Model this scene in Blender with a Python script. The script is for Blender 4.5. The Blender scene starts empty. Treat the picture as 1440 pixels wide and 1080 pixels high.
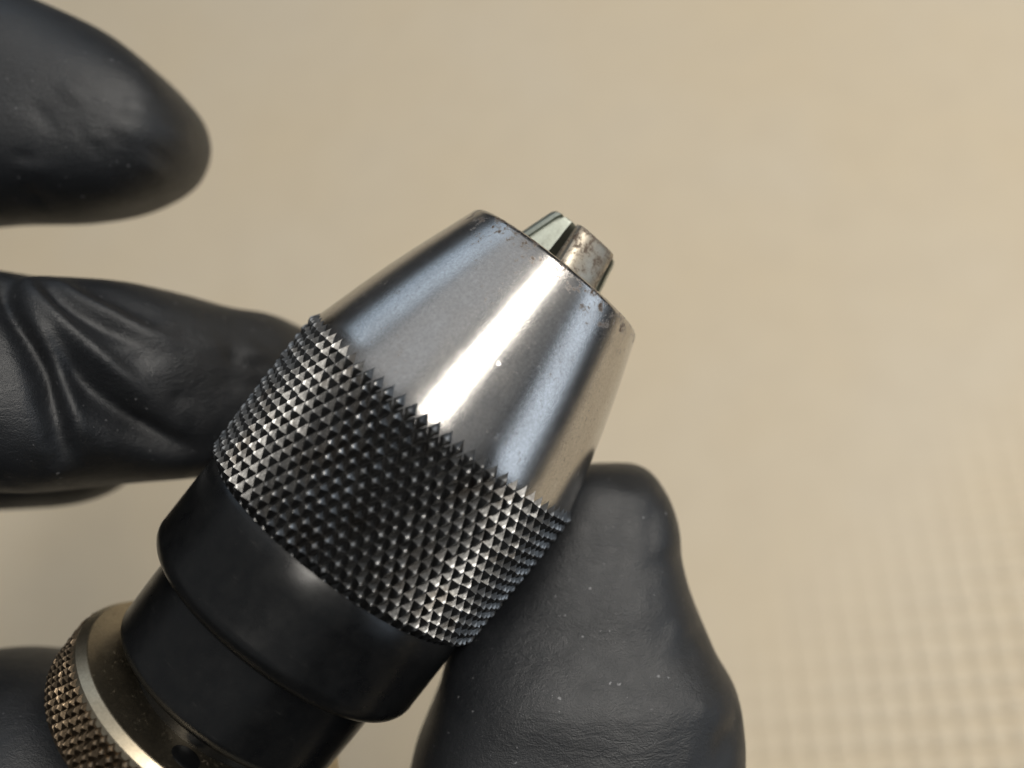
import bpy, math, random
import numpy as np
from mathutils import Matrix, Vector

random.seed(7)
RNG = np.random.default_rng(11)
S = bpy.context.scene
COL = S.collection
MM = 0.001

# ---------------------------------------------------------------- frame
# Work frame (mm): x right, y up along the bench, z towards the viewer; the
# chuck axis lies in its z = 0 plane.  World Z is the normal of the mat.
FPX, DCAM = 1418.0, 110.0
UP = Vector((-0.27, 0.40, 0.88)).normalized()
WX = (Vector((1, 0, 0)) - UP * UP.x).normalized()
WY = UP.cross(WX)
ROT = Matrix((WX, WY, UP))
MAT0 = Vector((0, 0, -215.0))             # a point of the mat in the work frame
FRAME = Matrix.Translation(-(ROT @ MAT0) * MM) @ ROT.to_4x4()


def at(px, py, z=0.0):
    k = (DCAM - z) / FPX
    return Vector(((px - 720) * k, (540 - py) * k, z))


# ---------------------------------------------------------------- camera
cam = bpy.data.cameras.new('camera')
cam.sensor_width = 36.0
cam.lens = FPX / 1440 * 36
cam.clip_start = 0.005
cam.clip_end = 20
cam.dof.use_dof = True
cam.dof.focus_distance = 0.101
cam.dof.aperture_fstop = cam.lens / 3.4
camo = bpy.data.objects.new('camera', cam)
COL.objects.link(camo)
camo.matrix_world = FRAME @ Matrix.Translation(Vector((0, 0, DCAM)) * MM)
S.camera = camo

# ---------------------------------------------------------------- world, lamps
S.render.engine = 'CYCLES'
S.view_settings.view_transform = 'Standard'
S.view_settings.look = 'None'
S.view_settings.exposure = 0.0
S.view_settings.gamma = 1.0
w = bpy.data.worlds.new('World')
S.world = w
w.use_nodes = True
w.node_tree.nodes['Background'].inputs[0].default_value = (0.95, 0.97, 1.0, 1)
w.node_tree.nodes['Background'].inputs[1].default_value = 0.05


LAMP_DIR = Vector((0.619, 0.785, 0)).normalized()      # chuck axis; lamps turned along it so reflections follow the cone


def lamp(name, d, dist, sx, sy, radiance, col, along=LAMP_DIR):
    """rectangular lamp seen in direction d of the work frame, long side sy"""
    l = bpy.data.lights.new(name, 'AREA')
    l.shape = 'RECTANGLE'
    l.size, l.size_y = sx, sy
    l.energy = radiance * math.pi * sx * sy
    l.color = col
    o = bpy.data.objects.new(name, l)
    COL.objects.link(o)
    d = Vector(d).normalized()
    y = (along - d * along.dot(d)).normalized()
    q = Matrix((y.cross(d), y, d)).transposed().to_4x4()
    o.matrix_world = FRAME @ Matrix.Translation(d * dist) @ q
    return o


lamp('ceiling_lamp', (0.29, 0.49, 0.82), 0.90, 0.15, 0.95, 18.0, (1.0, 0.95, 0.87))
lamp('ceiling_bounce', UP, 1.60, 6.0, 6.0, 0.19, (0.95, 0.98, 1.0))
lamp('window_beside_bench', (0.93, -0.02, 0.37), 1.3, 0.50, 1.5, 1.35, (0.74, 0.86, 1.0))
lamp('cool_fill', (-0.24, 0.80, 0.55), 1.6, 1.1, 1.3, 0.38, (0.92, 0.96, 1.0))  # added unseen fill for the glove's cool sheen and the cone's grey
lamp('window_beyond_bench', (-0.38, 0.89, -0.03), 1.5, 0.66, 0.9, 0.80, (0.66, 0.82, 1.0))


# ---------------------------------------------------------------- helpers
def mesh_obj(name, verts, faces, mat, parent=None, smooth=True, scale=MM):
    me = bpy.data.meshes.new(name)
    v = np.asarray(verts, dtype=np.float64) * scale
    me.from_pydata(v.tolist(), [], faces)
    me.validate()
    if smooth:
        me.polygons.foreach_set('use_smooth', [True] * len(me.polygons))
    me.update()
    o = bpy.data.objects.new(name, me)
    COL.objects.link(o)
    if mat:
        me.materials.append(mat)
    if parent:
        o.parent = parent
    return o


def sharpen(o, deg=32):
    me = o.data
    me.set_sharp_from_angle(angle=math.radians(deg))


def lathe(profile, n=160):
    """profile: list of (radius, a), closed loop not needed; caps where r ~ 0"""
    verts, faces = [], []
    for r, a in profile:
        for i in range(n):
            t = 2 * math.pi * i / n
            verts.append((r * math.cos(t), r * math.sin(t), a))
    for k in range(len(profile) - 1):
        for i in range(n):
            j = (i + 1) % n
            faces.append((k * n + i, k * n + j, (k + 1) * n + j, (k + 1) * n + i))
    return verts, faces


def arc(cx, ca, r, t0, t1, n=6):
    return [(cx + r * math.cos(math.radians(t0 + (t1 - t0) * i / n)),
             ca + r * math.sin(math.radians(t0 + (t1 - t0) * i / n))) for i in range(n + 1)]


# ---------------------------------------------------------------- materials
def new_mat(name):
    m = bpy.data.materials.new(name)
    m.use_nodes = True
    nt = m.node_tree
    b = nt.nodes['Principled BSDF']
    return m, nt, b


def N(nt, t, **kw):
    n = nt.nodes.new(t)
    for k, v in kw.items():
        if k.startswith('_'):
            setattr(n, k[1:], v)
        else:
            n.inputs[k.replace('__', ' ')].default_value = v
    return n


def ramp(nt, src, stops):
    n = nt.nodes.new('ShaderNodeValToRGB')
    e = n.color_ramp.elements
    while len(e) < len(stops):
        e.new(0.5)
    for el, (p, c) in zip(e, stops):
        el.position = p
        el.color = (c, c, c, 1) if not isinstance(c, tuple) else (*c, 1)
    nt.links.new(src, n.inputs[0])
    return n.outputs[0]


def mixc(nt, fac, a, b):
    n = nt.nodes.new('ShaderNodeMix')
    n.data_type = 'RGBA'
    for idx, v in ((6, a), (7, b)):
        if isinstance(v, tuple):
            n.inputs[idx].default_value = (*v, 1)
        else:
            nt.links.new(v, n.inputs[idx])
    if isinstance(fac, float):
        n.inputs[0].default_value = fac
    else:
        nt.links.new(fac, n.inputs[0])
    return n.outputs[2]


def math_n(nt, op, a, b=None, clamp=False):
    n = nt.nodes.new('ShaderNodeMath')
    n.operation = op
    n.use_clamp = clamp
    for i, v in enumerate((a, b)):
        if v is None:
            continue
        if isinstance(v, (int, float)):
            n.inputs[i].default_value = v
        else:
            nt.links.new(v, n.inputs[i])
    return n.outputs[0]


def scaled(nt, sc):
    tc = nt.nodes.new('ShaderNodeTexCoord')
    mp = nt.nodes.new('ShaderNodeMapping')
    mp.inputs['Scale'].default_value = sc
    nt.links.new(tc.outputs['Object'], mp.inputs['Vector'])
    return mp.outputs[0], tc


def noise(nt, vec, scale, detail=3.0, rough=0.55):
    n = N(nt, 'ShaderNodeTexNoise', Scale=scale, Detail=detail, Roughness=rough)
    nt.links.new(vec, n.inputs['Vector'])
    return n.outputs['Fac']


def turned_steel(name, base, rough, rust, aniso=0.35, zrim=None, band=5.0):
    """bright turned steel with pits, stains, painted reflection streaks and rust; object coords in metres"""
    m, nt, b = new_mat(name)
    v, tc = scaled(nt, (1000, 1000, 1000))            # mm
    pit = noise(nt, v, 2.2, 6, 0.7)
    big = noise(nt, v, 0.16, 4, 0.6)
    pitm = ramp(nt, pit, [(0.58, 0.0), (0.70, 1.0)])
    bigm = ramp(nt, big, [(0.42, 0.0), (0.62, 1.0)])
    spots = math_n(nt, 'MULTIPLY', pitm, bigm)
    if zrim is not None:                              # corrosion gathers at the worn rim
        sx = nt.nodes.new('ShaderNodeSeparateXYZ')
        nt.links.new(v, sx.inputs[0])
        mr = nt.nodes.new('ShaderNodeMapRange')
        nt.links.new(sx.outputs['Z'], mr.inputs[0])
        mr.inputs[1].default_value = zrim - band
        mr.inputs[2].default_value = zrim
        n2 = noise(nt, v, 0.8, 6, 0.72)
        r2 = math_n(nt, 'ADD', n2, math_n(nt, 'MULTIPLY', mr.outputs[0], 0.19))
        rim = ramp(nt, r2, [(0.66, 0.0), (0.74, 1.0)])
        rim = math_n(nt, 'MULTIPLY', rim, ramp(nt, pit, [(0.40, 0.0), (0.55, 1.0)]))
        spots = math_n(nt, 'MAXIMUM', math_n(nt, 'MULTIPLY', spots, 0.75), rim)
    stain = ramp(nt, noise(nt, v, 0.35, 5, 0.65), [(0.35, 0.0), (0.75, 1.0)])
    vs, _ = scaled(nt, (1000, 1000, 70))
    refl_streak = ramp(nt, noise(nt, vs, 0.55, 5, 0.65), [(0.38, 0.0), (0.68, 1.0)])
    stain = math_n(nt, 'ADD', math_n(nt, 'MULTIPLY', stain, 0.5), math_n(nt, 'MULTIPLY', refl_streak, 0.6), True)  # stain plus lengthwise reflections painted into colour and roughness
    c = mixc(nt, math_n(nt, 'MULTIPLY', stain, 0.5), base, tuple(x * k for x, k in zip(base, (0.74, 0.70, 0.66))))
    grain = ramp(nt, noise(nt, v, 3.2, 4, 0.75), [(0.36, 0.42), (0.66, 0.0)])
    c = mixc(nt, grain, c, tuple(x * 0.45 for x in base))
    c = mixc(nt, math_n(nt, 'MULTIPLY', spots, rust), c, (0.10, 0.07, 0.05))
    nt.links.new(c, b.inputs['Base Color'])
    met = math_n(nt, 'SUBTRACT', 1.0, math_n(nt, 'MULTIPLY', spots, 0.6 * rust))
    nt.links.new(met, b.inputs['Metallic'])
    rr = math_n(nt, 'ADD', math_n(nt, 'MULTIPLY', stain, 0.07), rough)
    rr = math_n(nt, 'ADD', rr, math_n(nt, 'MULTIPLY', spots, 0.25))
    nt.links.new(rr, b.inputs['Roughness'])
    b.inputs['Anisotropic'].default_value = aniso
    tg = nt.nodes.new('ShaderNodeTangent')
    tg.direction_type = 'RADIAL'
    tg.axis = 'Z'
    nt.links.new(tg.outputs[0], b.inputs['Tangent'])
    # turning marks: fine rings, plus short scratches
    v2, _ = scaled(nt, (120, 120, 9000))
    ring = noise(nt, v2, 1.0, 3, 0.6)
    v3, _ = scaled(nt, (1000, 1000, 1000))
    fine = noise(nt, v3, 9.0, 2, 0.5)
    vo = N(nt, 'ShaderNodeTexVoronoi', Scale=0.42, Randomness=1.0)
    wv = nt.nodes.new('ShaderNodeVectorMath')
    wv.operation = 'ADD'
    nz = N(nt, 'ShaderNodeTexNoise', Scale=4.0, Detail=3.0)
    nt.links.new(v3, nz.inputs['Vector'])
    nt.links.new(v3, wv.inputs[0]); nt.links.new(nz.outputs['Color'], wv.inputs[1])
    nt.links.new(wv.outputs[0], vo.inputs['Vector'])
    sel = nt.nodes.new('ShaderNodeSeparateColor')
    nt.links.new(vo.outputs['Color'], sel.inputs[0])
    dent = math_n(nt, 'MULTIPLY', ramp(nt, vo.outputs['Distance'], [(0.03, 1.0), (0.09, 0.0)]),
                  ramp(nt, sel.outputs[1], [(0.66, 0.0), (0.70, 1.0)]))
    bump = N(nt, 'ShaderNodeBump', Strength=0.16, Distance=0.00004)
    hh = math_n(nt, 'ADD', ring, math_n(nt, 'MULTIPLY', fine, 1.5))
    hh = math_n(nt, 'SUBTRACT', hh, math_n(nt, 'MULTIPLY', dent, 4.5))
    nt.links.new(hh, bump.inputs['Height'])
    nt.links.new(bump.outputs[0], b.inputs['Normal'])
    return m


M_SLEEVE = turned_steel('worn_turned_steel', (0.56, 0.545, 0.53), 0.15, 1.0, 0.3, zrim=100.0)
M_JAW = turned_steel('ground_jaw_steel', (0.40, 0.43, 0.38), 0.42, 0.5, 0.0)
M_JAWR = turned_steel('stained_jaw_steel', (0.50, 0.45, 0.37), 0.40, 0.9, 0.0, zrim=101.0, band=4.0)
M_RING = turned_steel('ring_steel', (0.52, 0.45, 0.33), 0.34, 1.0, 0.2)


def knurl_mat(name, base, rough, dirt):
    m, nt, b = new_mat(name)
    v, _ = scaled(nt, (1000, 1000, 1000))
    n1 = noise(nt, v, 1.7, 5, 0.7)
    n2 = noise(nt, v, 0.25, 3, 0.6)
    c = mixc(nt, ramp(nt, n1, [(0.35, 0.0), (0.7, 1.0)]), base, tuple(x * 0.45 for x in base))
    c = mixc(nt, ramp(nt, n2, [(0.50, 0.0), (0.75, dirt)]), c, (0.05, 0.035, 0.02))
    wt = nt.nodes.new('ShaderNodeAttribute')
    wt.attribute_name = 'tip_glint'
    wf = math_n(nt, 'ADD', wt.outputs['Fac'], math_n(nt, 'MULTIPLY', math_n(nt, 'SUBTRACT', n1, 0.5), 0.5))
    c = mixc(nt, ramp(nt, wf, [(0.62, 0.0), (0.85, 0.9)]), c, tuple(min(0.6, x * 3.4) for x in base))  # lamp glints on the tooth tips painted into the base colour
    nt.links.new(c, b.inputs['Base Color'])
    b.inputs['Metallic'].default_value = 1.0
    r = math_n(nt, 'ADD', math_n(nt, 'MULTIPLY', n1, 0.22), rough)
    nt.links.new(r, b.inputs['Roughness'])
    bump = N(nt, 'ShaderNodeBump', Strength=0.35, Distance=0.00006)
    nt.links.new(noise(nt, v, 5.0, 4, 0.6), bump.inputs['Height'])
    nt.links.new(bump.outputs[0], b.inputs['Normal'])
    return m


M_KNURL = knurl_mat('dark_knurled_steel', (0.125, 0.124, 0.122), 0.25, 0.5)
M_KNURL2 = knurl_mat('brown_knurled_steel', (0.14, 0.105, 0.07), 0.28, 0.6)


def black_oxide():
    m, nt, b = new_mat('black_oxide_steel')
    v, _ = scaled(nt, (1000, 1000, 1000))
    n1 = noise(nt, v, 0.5, 5, 0.65)
    n2 = noise(nt, v, 4.0, 4, 0.7)
    c = mixc(nt, ramp(nt, n1, [(0.4, 0.0), (0.75, 1.0)]), (0.0025, 0.0027, 0.003), (0.005, 0.005, 0.005))
    c = mixc(nt, ramp(nt, n2, [(0.68, 0.0), (0.76, 0.6)]), c, (0.06, 0.054, 0.048))
    vq, _ = scaled(nt, (260, 260, 2400))
    scr = ramp(nt, noise(nt, vq, 1.0, 5, 0.7), [(0.60, 0.0), (0.74, 0.8)])
    c = mixc(nt, math_n(nt, 'MULTIPLY', scr, ramp(nt, n1, [(0.45, 0.0), (0.65, 1.0)])), c, (0.035, 0.033, 0.031))
    nt.links.new(c, b.inputs['Base Color'])
    b.inputs['Metallic'].default_value = 0.0
    b.inputs['Specular IOR Level'].default_value = 0.45
    nt.links.new(math_n(nt, 'ADD', math_n(nt, 'MULTIPLY', n1, 0.25), 0.18), b.inputs['Roughness'])
    bump = N(nt, 'ShaderNodeBump', Strength=0.12, Distance=0.00004)
    vr, _ = scaled(nt, (60, 60, 6000))
    nt.links.new(math_n(nt, 'ADD', n2, noise(nt, vr, 1.0, 3, 0.6)), bump.inputs['Height'])
    nt.links.new(bump.outputs[0], b.inputs['Normal'])
    return m


M_BLACK = black_oxide()


def glove_mat():
    m, nt, b = new_mat('black_nitrile')
    v, _ = scaled(nt, (1000, 1000, 1000))
    n1 = noise(nt, v, 0.12, 4, 0.6)
    c = mixc(nt, ramp(nt, n1, [(0.35, 0.0), (0.7, 1.0)]), (0.0038, 0.0046, 0.0062), (0.0075, 0.0088, 0.0112))
    # dust and lint: sparse pale specks
    vo = N(nt, 'ShaderNodeTexVoronoi', Scale=1.15, Randomness=1.0)
    dn = N(nt, 'ShaderNodeTexNoise', Scale=3.0, Detail=2.0)
    nt.links.new(v, dn.inputs['Vector'])
    dv = nt.nodes.new('ShaderNodeVectorMath')
    dv.operation = 'MULTIPLY_ADD'
    nt.links.new(dn.outputs['Color'], dv.inputs[0])
    dv.inputs[1].default_value = (0.55, 0.3, 0.55)
    nt.links.new(v, dv.inputs[2])
    nt.links.new(dv.outputs[0], vo.inputs['Vector'])
    sel = nt.nodes.new('ShaderNodeSeparateColor')
    nt.links.new(vo.outputs['Color'], sel.inputs[0])
    size = math_n(nt, 'ADD', math_n(nt, 'MULTIPLY', math_n(nt, 'POWER', sel.outputs[2], 3.0), 0.16), 0.075)
    sp = math_n(nt, 'MULTIPLY', math_n(nt, 'SUBTRACT', 1.0, math_n(nt, 'DIVIDE', vo.outputs['Distance'], size)), 2.0, True)
    pick = ramp(nt, sel.outputs[0], [(0.58, 0.0), (0.72, 1.0)])
    patch = ramp(nt, noise(nt, v, 0.09, 2), [(0.36, 0.1), (0.55, 1.0)])
    sp = math_n(nt, 'MULTIPLY', math_n(nt, 'MULTIPLY', sp, pick), patch)
    c = mixc(nt, math_n(nt, 'MULTIPLY', sp, 0.6), c, (0.28, 0.28, 0.29))
    nt.links.new(c, b.inputs['Base Color'])
    b.inputs['Roughness'].default_value = 0.5
    nt.links.new(math_n(nt, 'ADD', math_n(nt, 'MULTIPLY', noise(nt, v, 0.5, 4), 0.24), 0.39), b.inputs['Roughness'])
    b.inputs['Specular IOR Level'].default_value = 0.72
    # film texture: fine grain over soft puckers
    v2, _ = scaled(nt, (1000, 1700, 1000))
    rd = N(nt, 'ShaderNodeTexNoise', Scale=0.42, Detail=5.0, Roughness=0.6, Distortion=0.6)
    v4, _ = scaled(nt, (700, 1500, 1000))
    nt.links.new(v4, rd.inputs['Vector'])
    ridge = math_n(nt, 'ABSOLUTE', math_n(nt, 'SUBTRACT', rd.outputs['Fac'], 0.5))
    ridge = math_n(nt, 'MULTIPLY', math_n(nt, 'MINIMUM', ridge, 0.10), 1.6)
    ridge = math_n(nt, 'MULTIPLY', ridge, ramp(nt, noise(nt, v, 0.07, 2), [(0.40, 0.15), (0.62, 1.0)]))
    h = math_n(nt, 'ADD', math_n(nt, 'MULTIPLY', noise(nt, v2, 0.9, 4, 0.6), 0.4),
               math_n(nt, 'MULTIPLY', noise(nt, v, 5.5, 3, 0.65), 0.46))
    h = math_n(nt, 'ADD', h, ridge)
    bump = N(nt, 'ShaderNodeBump', Strength=0.5, Distance=0.0003)
    nt.links.new(h, bump.inputs['Height'])
    nt.links.new(bump.outputs[0], b.inputs['Normal'])
    return m


M_GLOVE = glove_mat()


def mat_mat():
    m, nt, b = new_mat('beige_embossed_vinyl')
    v, _ = scaled(nt, (1000, 1000, 1000))
    n1 = noise(nt, v, 0.012, 3)
    n2 = noise(nt, v, 0.08, 4)
    c = mixc(nt, ramp(nt, n1, [(0.3, 0.0), (0.7, 1.0)]), (0.69, 0.575, 0.405), (0.69, 0.595, 0.45))
    c = mixc(nt, ramp(nt, n2, [(0.4, 0.0), (0.8, 0.25)]), c, (0.57, 0.475, 0.35))
    nt.links.new(c, b.inputs['Base Color'])
    b.inputs['Roughness'].default_value = 0.55
    return m


M_MAT = mat_mat()


# ---------------------------------------------------------------- the mat
def build_mat():
    PX, PY, DEP = 6.1, 6.9, 0.72
    x0, x1, y0, y1 = -420, 420, -360, 560
    nx, ny = int((x1 - x0) / PX), int((y1 - y0) / PY)
    offs = [0.0, 0.22, 0.40, 0.88]
    lev = [1, 0, 1, 1]        # land, groove bottom, land ...
    xs, hx, ys, hy = [], [], [], []
    for i in range(nx):
        for o_, l in zip([0.0, 0.10, 0.22, 0.32], [1, 0, 0, 1]):
            xs.append(x0 + (i + o_) * PX); hx.append(l)
    for j in range(ny):
        for o_, l in zip([0.0, 0.10, 0.22, 0.32], [1, 0, 0, 1]):
            ys.append(y0 + (j + o_) * PY); hy.append(l)
    X, Y = np.meshgrid(xs, ys)
    GX, GY = np.meshgrid(np.array(hx) - 1.0, (np.array(hy) - 1.0) * 1.7)
    H = np.minimum(GX, GY) * DEP
    # the emboss is crisp at one corner and pressed flat towards the middle of the mat
    g = np.clip((X * 0.62 - Y * 0.78 - 92) / 80.0, 0, 1)
    H *= 0.04 + 0.96 * g * g * (3 - 2 * g)
    V = np.stack([X.ravel(), Y.ravel(), H.ravel()], 1) * MM
    nX, nY = len(xs), len(ys)
    idx = np.arange(nX * nY).reshape(nY, nX)
    F = np.stack([idx[:-1, :-1], idx[:-1, 1:], idx[1:, 1:], idx[1:, :-1]], -1).reshape(-1, 4)
    me = bpy.data.meshes.new('mat')
    me.vertices.add(len(V)); me.vertices.foreach_set('co', V.ravel())
    me.loops.add(F.size); me.loops.foreach_set('vertex_index', F.ravel().astype(np.int32))
    me.polygons.add(len(F)); me.polygons.foreach_set('loop_start', np.arange(0, F.size, 4, dtype=np.int32))
    me.update(); me.validate()
    o = bpy.data.objects.new('mat', me)
    COL.objects.link(o)
    me.materials.append(M_MAT)
    o['kind'] = 'structure'
    o['label'] = 'beige embossed work mat with a grid of small raised squares'
    o.rotation_euler.z = math.radians(1.5)
    return o


build_mat()

# ---------------------------------------------------------------- the chuck
# chuck frame: Z along the axis to the jaws, A0 = height of the nose face
T = Vector((0.619, 0.785, 0)).normalized()
PN = Vector((T.y, -T.x, 0))
A0 = 100.0
nose = at(783, 383)
CM = Matrix.Identity(4)
for i, c in enumerate((PN, T.cross(PN), T)):
    CM.col[i] = (*c, 0)
CM.translation = (nose - T * A0) * MM
chuck = bpy.data.objects.new('drill_chuck', None)
COL.objects.link(chuck)
chuck.matrix_world = FRAME @ CM
chuck.empty_display_size = 0.02
chuck['label'] = 'keyless steel drill chuck with coarse diamond knurled sleeve and protruding jaws'
chuck['category'] = 'drill chuck'

Z_KT, Z_KB = A0 - 19.4, A0 - 38.0         # knurl top and bottom
R_G, R_K = 17.15, 17.80                   # groove floor and tooth tip radius


def part(name, prof, mat, parent=chuck, n=192, deg=30):
    v, f = lathe(prof, n)
    o = mesh_obj(name, v, f, mat, parent)
    sharpen(o, deg)
    return o


# front sleeve: polished cone, slightly convex, with a rounded worn rim and a bore
cone = [(6.5, A0 - 9), (6.5, A0 - 0.5), (6.9, A0), (10.3, A0)]
cone += arc(10.35, A0 - 0.85, 0.85, 88, 22, 6)
for k in range(1, 13):
    t = k / 12
    cone.append((11.16 + (17.22 - 11.16) * t + 0.30 * math.sin(math.pi * t), A0 - 0.60 + (Z_KT - A0 + 0.60 - 0.15) * t))
cone += [(17.20, Z_KT - 1.6)]
sleeve = part('nose_cone', cone, M_SLEEVE)
sleeve['label'] = 'polished bare steel cone with rust specks at its rim'


def knurl(name, r_of, rtip, zt, zb, n, axial, mat, jit, core_ext, parent=chuck, flat=0.24):
    """diamond knurl: each tooth a pyramid with a worn top, on the groove floor"""
    verts, faces, tips = [], [], []
    half = axial / 2
    dth = 2 * math.pi / n
    rows = int(round((zt - zb) / half))

    def P(r, th, z):
        return (r * math.cos(th), r * math.sin(th), z)
    for k in range(0, rows + 1):
        zc = zt - half * (k + 0.5) - 0.4
        for i in range(n):
            th = (i + 0.5 * (k % 2)) * dth
            base = []
            for dt, dz in ((0, half), (-0.5 * dth, 0), (0, -half), (0.5 * dth, 0)):
                z = zc + dz
                base.append((th + dt, min(max(z, zb), zt + 0.62)))
            if base[0][1] - base[2][1] < 0.25 * axial:
                continue
            zcc = min(max(zc, zb + 0.12), zt + 0.45)
            edge = min(1.0, max(0.15, (zcc - zb) / 0.6))
            s = len(verts)
            jt = th + random.gauss(0, jit) * dth
            jz = zcc + random.gauss(0, jit) * axial
            rr = r_of(zcc)
            ht = rtip * edge * (1 - abs(random.gauss(0, jit * 1.6)))
            for (bt, bz) in base:
                verts.append(P(r_of(bz) - 0.02, bt, bz))
            # worn top: tiny diamond
            fl = flat * random.uniform(0.35, 1.6)
            for (bt, bz) in base:
                verts.append(P(rr + ht * (1 - 0.42 * fl), jt + (bt - th) * fl, jz + (bz - zcc) * fl))
            verts.append(P(rr + ht, jt, jz))
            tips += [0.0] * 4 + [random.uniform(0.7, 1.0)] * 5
            for q in range(4):
                p = (q + 1) % 4
                faces.append((s + q, s + p, s + 4 + p, s + 4 + q))
                faces.append((s + 4 + q, s + 4 + p, s + 8))
    # core cylinder under the teeth
    nn = 192
    prof = [(r_of(zt) - core_ext, zt - 0.2)]
    for q in range(0, 13):
        z = zt - 0.2 + (zb - zt + 0.2) * q / 12
        prof.append((r_of(z) - 0.01, z))
    prof.append((r_of(zb) - 2.4, zb - 0.02))
    s = len(verts)
    v, f = lathe(prof, nn)
    verts += v
    faces += [tuple(a + s for a in ff) for ff in f]
    o = mesh_obj(name, verts, faces, mat, parent, smooth=False)
    at_ = o.data.attributes.new('tip_glint', 'FLOAT', 'POINT')
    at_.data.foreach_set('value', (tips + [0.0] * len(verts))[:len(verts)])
    return o


def r_main(z):
    # barrelled a little, rounded off at the rear edge
    r = R_G + 0.02 - 0.35 * max(0.0, (Z_KT - z) / 18.6) ** 2
    d = z - Z_KB
    if z > Z_KT:
        r = R_G + 0.04 - 0.36 * (z - Z_KT)
    if d < 1.2:
        r -= 0.75 * (1 - d / 1.2) ** 2
    return r


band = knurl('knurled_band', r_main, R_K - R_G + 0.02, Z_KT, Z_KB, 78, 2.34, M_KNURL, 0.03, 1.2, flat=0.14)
band['label'] = 'dark coarse diamond knurling around the sleeve'

# rear sleeve (black), collar (black), neck, ring
zb = A0 - 48.9
body = [(15.3, Z_KB + 0.4), (16.35, Z_KB + 0.15), (16.62, Z_KB - 0.4), (16.68, Z_KB - 3), (16.68, zb + 2.4)]
body += arc(14.4, zb + 2.3, 2.3, 0, -84, 9) + [(13.0, zb + 0.02), (10, zb + 0.02)]
o = part('rear_sleeve', body, M_BLACK)
o['label'] = 'smooth black rear sleeve'
zc = A0 - 58.3
col = [(10, zb + 0.6), (13.95, zb + 0.5), (13.95, zb - 4)] + [(13.85, zc + 2.0)] + arc(12.35, zc + 1.5, 1.5, 0, -88, 8) + [(8, zc)]
part('collar', col, M_BLACK)
part('neck', [(6, zc + 1), (10.2, zc + 0.8), (10.2, zc - 2.6), (6, zc - 2.7)], M_BLACK)
zr = A0 - 59.3
ring = [(9.4, zr - 0.7), (9.8, zr), (15.6, zr)] + arc(15.6, zr - 0.35, 0.35, 88, 45, 3) + [(16.35, zr - 0.70), (16.5, zr - 0.85), (16.5, zr - 1.5)]
o = part('arbor_ring', ring, M_RING)
o['label'] = 'bare steel ring face with brassy tone'
RT = Matrix.Translation((0, 0, zr * MM)) @ Matrix.Rotation(math.radians(6), 4, 'X') @ Matrix.Translation((0, 0, -zr * MM))
o.matrix_local = RT
v, f = lathe([(0.01, 0.10), (1.4, 0.12), (1.6, 0.0), (1.6, -1.0)], 32)
scr = mesh_obj('hole_disc', [(x + 1.3, y - 12.3, z + zr) for x, y, z in v], f, M_BLACK, o)  # black disc standing in for a dark hole in the ring face
sharpen(scr)
R2 = 16.42
zk2 = zr - 0.9


def r_ring(z):
    return R2


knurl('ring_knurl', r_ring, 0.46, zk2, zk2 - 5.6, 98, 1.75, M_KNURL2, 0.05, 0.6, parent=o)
part('spindle', [(4, A0 - 66), (9.5, A0 - 66.6), (9.5, A0 - 98), (9.0, A0 - 98.6), (0.01, A0 - 98.6)], M_BLACK)


# jaws
def jaw(alpha, mat, label=None, wedge=1.75):
    wv, lean, tip = 2.62, 0.33, 5.0
    lv = [(-8.0, 0.0), (0.0, 0.0), (tip - 0.6, 0.0), (tip - 0.3, 0.06), (tip - 0.08, 0.18), (tip, 0.4)]
    verts, faces = [], []
    first = None
    rings = []
    a = math.radians(alpha)
    er = Vector((math.sin(a), -math.cos(a), 0))
    es = Vector((math.cos(a), math.sin(a), 0))
    for t, ch in lv:
        d = -lean * t
        pr = [(0.22, 0.0)]
        ww = wv - ch * 0.3
        side = [(0.22 + ww / wedge, ww), (2.6, ww), (4.30 + d - ch * 0.4, ww), (4.32 + d - ch * 0.4, ww - 0.9),
                (4.80 + d - ch * 0.6, ww - 0.9), (4.84 + d - ch * 0.6, ww - 0.02)]
        arcp = []
        for q in range(1, 6):
            s = (ww - 0.02) * math.cos(math.pi * q / 12)
            arcp.append((4.84 + d - ch * 0.6 + (1.2 - ch * 0.4) * math.sin(math.pi * q / 12) ** 0.7, s))
        top = [(6.05 + d - ch, 0.0)]
        side[1] = (min(2.6, side[2][0] - 0.05), ww)
        side[0] = (min(side[0][0], side[2][0] - 0.12), ww)
        side[1] = (max(side[1][0], side[0][0] + 0.03), ww)
        half = side + arcp
        pts = pr + half + top + [(r, -s) for r, s in reversed(half)]
        rings.append(len(verts))
        for r, s in pts:
            p = er * max(r, 0.2) + es * s
            verts.append((p.x, p.y, A0 + t))
        n = len(pts)
    for k in range(len(lv) - 1):
        for i in range(n):
            j = (i + 1) % n
            faces.append((rings[k] + i, rings[k] + j, rings[k + 1] + j, rings[k + 1] + i))
    faces.append(tuple(range(n))[::-1])
    faces.append(tuple(rings[-1] + i for i in range(n)))
    o = mesh_obj('jaw', verts, faces, mat, chuck)
    sharpen(o, 28)
    if label:
        o['label'] = label
    return o


jaw(24, M_JAWR, 'jaw with rusty brown rounded outer face', wedge=0.78)
jaw(-97, M_JAW, 'jaw showing a clean ground grey flank')
jaw(138, M_JAW)


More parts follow.
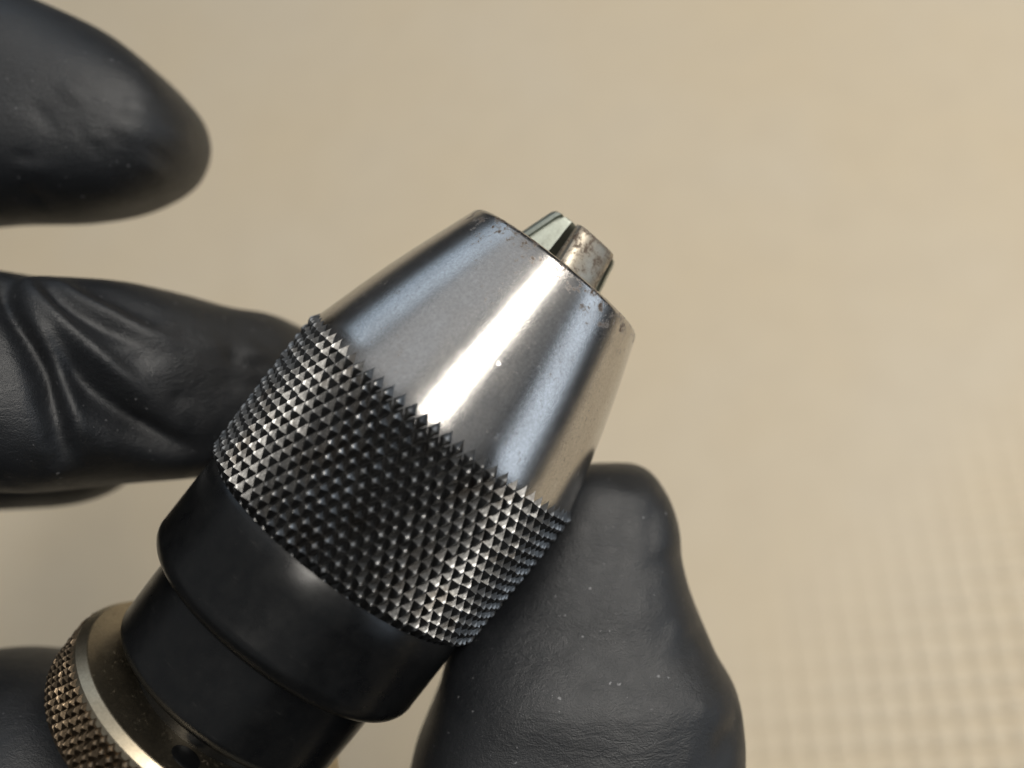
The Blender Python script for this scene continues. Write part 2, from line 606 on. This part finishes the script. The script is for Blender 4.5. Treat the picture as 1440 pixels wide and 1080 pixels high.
# ---------------------------------------------------------------- the gloved hand
def loft(stations, ex=2.45, n=40, sub=5, round_start=True):
    """stations: (L(px,py), R(px,py), z, half depth). Smoothly lofted closed limb."""
    A = []
    for L, R, z, hd in stations:
        a, b = at(*L, z), at(*R, z)
        A.append((*a, *b, hd))
    A = np.array(A)
    # Catmull-Rom resample
    P = np.vstack([2 * A[0] - A[1], A, 2 * A[-1] - A[-2]])
    out = []
    for i in range(1, len(P) - 2):
        for s in range(sub):
            t = s / sub
            p0, p1, p2, p3 = P[i - 1], P[i], P[i + 1], P[i + 2]
            out.append(0.5 * ((2 * p1) + (-p0 + p2) * t + (2 * p0 - 5 * p1 + 4 * p2 - p3) * t * t + (-p0 + 3 * p1 - 3 * p2 + p3) * t ** 3))
    out.append(P[-2])
    verts, faces = [], []
    for r in out:
        a, b, hd = Vector(r[0:3]), Vector(r[3:6]), max(0.3, r[6])
        c, h = (a + b) / 2, (b - a) / 2
        for i in range(n):
            th = 2 * math.pi * i / n
            cx, sz = math.cos(th), math.sin(th)
            cx = math.copysign(abs(cx) ** (2 / ex), cx)
            sz = math.copysign(abs(sz) ** (2 / ex), sz)
            p = c + h * cx + Vector((0, 0, hd * sz))
            verts.append(p[:])
    m = len(out)
    for k in range(m - 1):
        for i in range(n):
            j = (i + 1) % n
            faces.append((k * n + i, k * n + j, (k + 1) * n + j, (k + 1) * n + i))
    faces.append(tuple(range(n))[::-1])
    faces.append(tuple((m - 1) * n + i for i in range(n)))
    return verts, faces


def ellipsoid(c, ax, rad, n=40, m=24):
    verts, faces = [], []
    for j in range(m + 1):
        ph = -math.pi / 2 + math.pi * (0.02 + 0.96 * j / m)
        for i in range(n):
            th = 2 * math.pi * i / n
            d = (math.cos(ph) * math.cos(th), math.cos(ph) * math.sin(th), math.sin(ph))
            p = Vector(c)
            for k in range(3):
                p = p + ax[k] * (d[k] * rad[k])
            verts.append(p[:])
    for j in range(m):
        for i in range(n):
            q = (i + 1) % n
            faces.append((j * n + i, j * n + q, (j + 1) * n + q, (j + 1) * n + i))
    faces.append(tuple(range(n))[::-1])
    faces.append(tuple(m * n + i for i in range(n)))
    return verts, faces


ZI = -14
index = [((285, 196), (285, 212), ZI, 1.6), ((280, 172), (278, 234), ZI, 5.0), ((264, 145), (255, 264), ZI, 8.0),
         ((238, 112), (222, 284), ZI, 10), ((198, 79), (176, 301), ZI, 11.3), ((148, 46), (125, 309), ZI, 11.8),
         ((85, 18), (75, 312), ZI, 12), ((20, -8), (10, 314), ZI, 12), ((-70, -38), (-75, 318), ZI, 12),
         ((-190, -50), (-190, 318), ZI, 12), ((-330, -20), (-240, 290), ZI - 2, 11.5), ((-460, 110), (-200, 260), ZI - 6, 11.5),
         ((-510, 300), (-200, 380), ZI - 12, 12), ((-540, 560), (-210, 600), ZI - 20, 13), ((-520, 800), (-200, 800), ZI - 26, 14)]
middle = [((472, 500), (478, 560), -21, 1.5), ((458, 478), (462, 600), -20.5, 4.5), ((425, 460), (432, 640), -19, 7.5), ((380, 443), (390, 660), -16.5, 9.5),
          ((330, 434), (338, 671), -14, 11), ((270, 416), (278, 674), -11, 12), ((205, 401), (212, 676), -9, 12.8),
          ((135, 394), (138, 683), -7, 13.2), ((60, 386), (64, 690), -6, 13.4), ((-20, 379), (-16, 692), -6, 13.4),
          ((-110, 374), (-100, 694), -7, 13.2), ((-240, 372), (-180, 680), -10, 13), ((-380, 440), (-200, 690), -15, 13),
          ((-450, 600), (-170, 720), -22, 13), ((-450, 850), (-120, 800), -28, 14)]
ringf = [((187, 610), (189, 640), -23, 1.5), ((178, 575), (180, 668), -23, 5), ((150, 545), (155, 690), -23, 8), ((105, 520), (112, 705), -23, 9.5),
         ((50, 505), (55, 713), -23, 10), ((-30, 500), (-30, 719), -23, 10), ((-150, 500), (-150, 725), -24, 10.5),
         ((-300, 560), (-240, 760), -27, 11), ((-400, 760), (-160, 830), -31, 12), ((-400, 980), (-60, 900), -34, 13)]
thumb = [((850, 650), (894, 652), -8, 2.0), ((815, 652), (916, 664), -8, 5.0), ((785, 668), (936, 692), -8, 7.8), ((765, 700), (947, 722), -8, 9.0),
         ((745, 738), (952, 752), -8, 10.0), ((720, 778), (954, 782), -8, 10.8), ((690, 822), (966, 822), -7.5, 11.6), ((655, 866), (984, 866), -7, 12.2),
         ((632, 912), (1001, 912), -6, 12.8), ((618, 958), (1025, 952), -5, 13.2), ((600, 1000), (1038, 1000), -5, 13.6), ((582, 1045), (1041, 1046), -5, 14),
         ((570, 1095), (1036, 1096), -6, 14.4), ((530, 1180), (1035, 1190), -8, 15), ((440, 1290), (1010, 1330), -13, 15.5), ((300, 1380), (900, 1520), -20, 15.5)]
palm = [((700, 1180), (1000, 1640), -22, 11), ((480, 1290), (700, 1780), -26, 14), ((220, 1330), (330, 1850), -29, 15), ((-20, 1260), (-100, 1800), -31, 15),
        ((-120, 1080), (-380, 1560), -32, 15), ((-140, 900), (-520, 1200), -31, 14), ((-150, 740), (-570, 900), -28, 13), ((-200, 640), (-520, 700), -26, 11)]
wrist = [((-150, 1500), (600, 1500), -30, 12), ((-180, 1800), (560, 1800), -32, 16), ((-200, 2150), (520, 2150), -36, 17), ((-210, 2500), (500, 2500), -40, 17)]

V, F = [], []


def add(vf):
    s = len(V)
    V.extend(vf[0])
    F.extend(tuple(a + s for a in f) for f in vf[1])


for limb, ex in ((index, 2.45), (middle, 2.45), (ringf, 2.4), (thumb, 2.9), (palm, 2.4), (wrist, 2.4)):
    add(loft(limb, ex))
# little finger closed round the spindle, behind the ring
lc = nose + T * (-85.5) + PN * (-5.5) + Vector((0, 0, -7))
add(ellipsoid(lc, (PN, Vector((0, 0, 1)), T), (24.0, 20.5, 18.0)))


def remesh(V, F, vox):
    me = bpy.data.meshes.new('tmp')
    me.from_pydata([tuple(v) for v in V], [], F)
    o = bpy.data.objects.new('tmp', me)
    COL.objects.link(o)
    md = o.modifiers.new('r', 'REMESH')
    md.mode = 'VOXEL'
    md.voxel_size = vox
    dg = bpy.context.evaluated_depsgraph_get()
    ev = o.evaluated_get(dg)
    m2 = bpy.data.meshes.new_from_object(ev)
    bpy.data.objects.remove(o)
    return m2


def smooth(co, edges, it, lam=0.5):
    n = len(co)
    deg = np.bincount(edges.ravel(), minlength=n)[:, None].astype(float)
    for _ in range(it):
        acc = np.zeros_like(co)
        for k in range(3):
            acc[:, k] = np.bincount(edges[:, 0], co[edges[:, 1], k], n) + np.bincount(edges[:, 1], co[edges[:, 0], k], n)
        co = co + lam * (acc / deg - co)
    return co


hm = remesh(V, F, 0.55)
nv = len(hm.vertices)
co = np.empty(nv * 3); hm.vertices.foreach_get('co', co); co = co.reshape(-1, 3)
ed = np.empty(len(hm.edges) * 2, dtype=np.int32); hm.edges.foreach_get('vertices', ed); ed = ed.reshape(-1, 2)
co = smooth(co, ed, 10)
hm.vertices.foreach_set('co', co.ravel()); hm.update()
nr = np.empty(nv * 3); hm.vertices.foreach_get('normal', nr); nr = nr.reshape(-1, 3)


def polydist(p, pts):
    d = np.full(len(p), 1e9)
    tt = np.zeros(len(p))
    m = len(pts) - 1
    for i in range(m):
        a, b = pts[i], pts[i + 1]
        ab = b - a
        t = np.clip(((p - a) @ ab) / (ab @ ab), 0, 1)
        q = a + t[:, None] * ab
        e = np.linalg.norm(p - q, axis=1)
        k = e < d
        d[k] = e[k]; tt[k] = (i + t[k]) / m
    return d, tt


def fold(line, z, amp, wid, sel, taper=(0.15, 0.35)):
    """a crease (amp < 0) or a tension ridge (amp > 0) pulled into the film"""
    pts = np.array([at(x, y, z)[:2] for x, y in line])
    # refine the line
    tx = np.linspace(0, len(pts) - 1, 24)
    base = np.arange(len(pts))
    pts = np.stack([np.interp(tx, base, pts[:, 0]), np.interp(tx, base, pts[:, 1])], 1)
    for _ in range(3):
        pts[1:-1] = (pts[:-2] + 2 * pts[1:-1] + pts[2:]) / 4
    lo, hi = pts.min(0) - 3 * wid, pts.max(0) + 3 * wid
    k = np.nonzero((sel > 0) & (co[:, 0] > lo[0]) & (co[:, 0] < hi[0]) & (co[:, 1] > lo[1]) & (co[:, 1] < hi[1]))[0]
    out = np.zeros(len(co))
    if len(k) == 0:
        return out
    d, t = polydist(co[k, :2], pts)
    env = np.clip(t / max(taper[0], 1e-3), 0, 1) * np.clip((1 - t) / max(taper[1], 1e-3), 0, 1)
    out[k] = sel[k] * amp * np.exp(-(d / wid) ** 2) * env
    return out


front = np.clip(nr[:, 2] * 2.2, 0, 1)
isfin = front * (co[:, 1] > at(0, 740, -6)[1]) * (co[:, 1] < at(0, 345, -6)[1]) * (co[:, 0] < at(480, 0, -6)[0])
isth = front * (co[:, 0] > at(560, 0, -6)[0])
disp = np.zeros(nv)
ZF = 5.0
for line, amp, wid, tp in [
        ([(-40, 370), (0, 412), (42, 470), (70, 530), (82, 590), (86, 660)], -2.7, 0.95, (0.15, 0.3)),
        ([(-10, 385), (50, 455), (88, 515), (106, 580), (112, 650)], 1.2, 0.8, (0.15, 0.35)),
        ([(62, 470), (110, 535), (160, 585), (215, 630), (260, 655)], -2.2, 1.35, (0.2, 0.4)),
        ([(0, 378), (55, 428), (120, 488), (170, 535), (215, 580)], 1.4, 0.8, (0.2, 0.4)),
        ([(20, 385), (85, 428), (150, 470), (215, 500)], -1.0, 0.75, (0.2, 0.4)),
        ([(10, 378), (90, 415), (160, 452), (230, 488)], 1.0, 0.75, (0.25, 0.4)),
        ([(60, 392), (130, 420), (200, 452), (262, 470)], -0.45, 1.2, (0.2, 0.5)),
        ([(150, 505), (185, 505), (225, 500)], -0.4, 0.8, (0.3, 0.5)),
        ([(100, 560), (135, 620), (150, 670)], 0.5, 1.3, (0.3, 0.4)),
        ([(330, 430), (352, 500), (345, 580)], 0.3, 2.0, (0.3, 0.5))]:
    disp += fold(line, ZF, amp, wid, isfin, tp)
# the padded middle joint swelling left of the crease
c = np.array(at(5, 575, ZF)[:2])
disp += isfin * 1.5 * np.exp(-(np.linalg.norm((co[:, :2] - c) / np.array([5.0, 8.0]), axis=1)) ** 2)
for line, amp, wid, tp in [
        ([(948, 690), (925, 720), (915, 770), (920, 830)], -0.18, 0.9, (0.1, 0.5)),
        ([(955, 730), (935, 770), (928, 820)], 0.10, 0.8, (0.1, 0.5)),
        ([(975, 800), (950, 790), (915, 800), (880, 820)], -0.25, 0.9, (0.05, 0.6)),
        ([(1010, 890), (975, 900), (930, 930)], -0.3, 1.2, (0.05, 0.6)),
        ([(1045, 1010), (1010, 1030), (985, 1075)], -0.6, 1.4, (0.05, 0.5)),
        ([(860, 690), (880, 680), (905, 690), (915, 715)], -0.12, 0.8, (0.2, 0.4))]:
    disp += fold(line, 2.0, amp, wid, isth, tp)
# short irregular puckers pulled across the finger backs and the thumb
PR = np.random.default_rng(5)
for (cx, cy, n, ang, rx, ry, z, amp) in ((120, 190, 16, -25, 110, 70, -2, 0.16), (235, 200, 7, -60, 25, 50, -4, 0.16),
                                         (270, 540, 16, -35, 80, 80, 2, 0.13), (900, 780, 16, 60, 60, 90, 3, 0.05),
                                         (840, 960, 18, 15, 150, 100, 8, 0.05), (985, 930, 9, 65, 30, 120, 4, 0.10),
                                         (40, 620, 8, 70, 50, 60, 5, 0.2)):
    for _ in range(n):
        x0, y0 = cx + PR.uniform(-rx, rx), cy + PR.uniform(-ry, ry)
        a_ = math.radians(ang + PR.normal(0, 18))
        L_ = PR.uniform(25, 75)
        bend = PR.normal(0, 8)
        ln = [(x0 + L_ * t_ * math.cos(a_) - bend * (1 - 4 * t_ * t_) * math.sin(a_),
               y0 - L_ * t_ * math.sin(a_) - bend * (1 - 4 * t_ * t_) * math.cos(a_)) for t_ in (-0.5, -0.25, 0, 0.25, 0.5)]
        disp += fold(ln, z, 1.7 * amp * PR.uniform(0.5, 1.3) * PR.choice((-1, 1)), PR.uniform(0.5, 0.9), front, (0.4, 0.4))
# slow unevenness of the film
for k in range(14):
    kv = RNG.normal(size=3)
    kv *= RNG.uniform(0.18, 0.6) / np.linalg.norm(kv)
    disp += 0.06 * np.sin(co @ kv + RNG.uniform(0, 6.28))
co = co + nr * disp[:, None]
co = smooth(co, ed, 2)
hm.vertices.foreach_set('co', (co * MM).ravel())
hm.polygons.foreach_set('use_smooth', [True] * len(hm.polygons))
hm.update()
hm.materials.clear()
hm.materials.append(M_GLOVE)
hm.name = 'gloved_hand'
hand = bpy.data.objects.new('gloved_hand', hm)
COL.objects.link(hand)
hand.matrix_world = FRAME
hand['label'] = 'hand in a black nitrile glove gripping the drill chuck between thumb and fingers'
hand['category'] = 'hand'
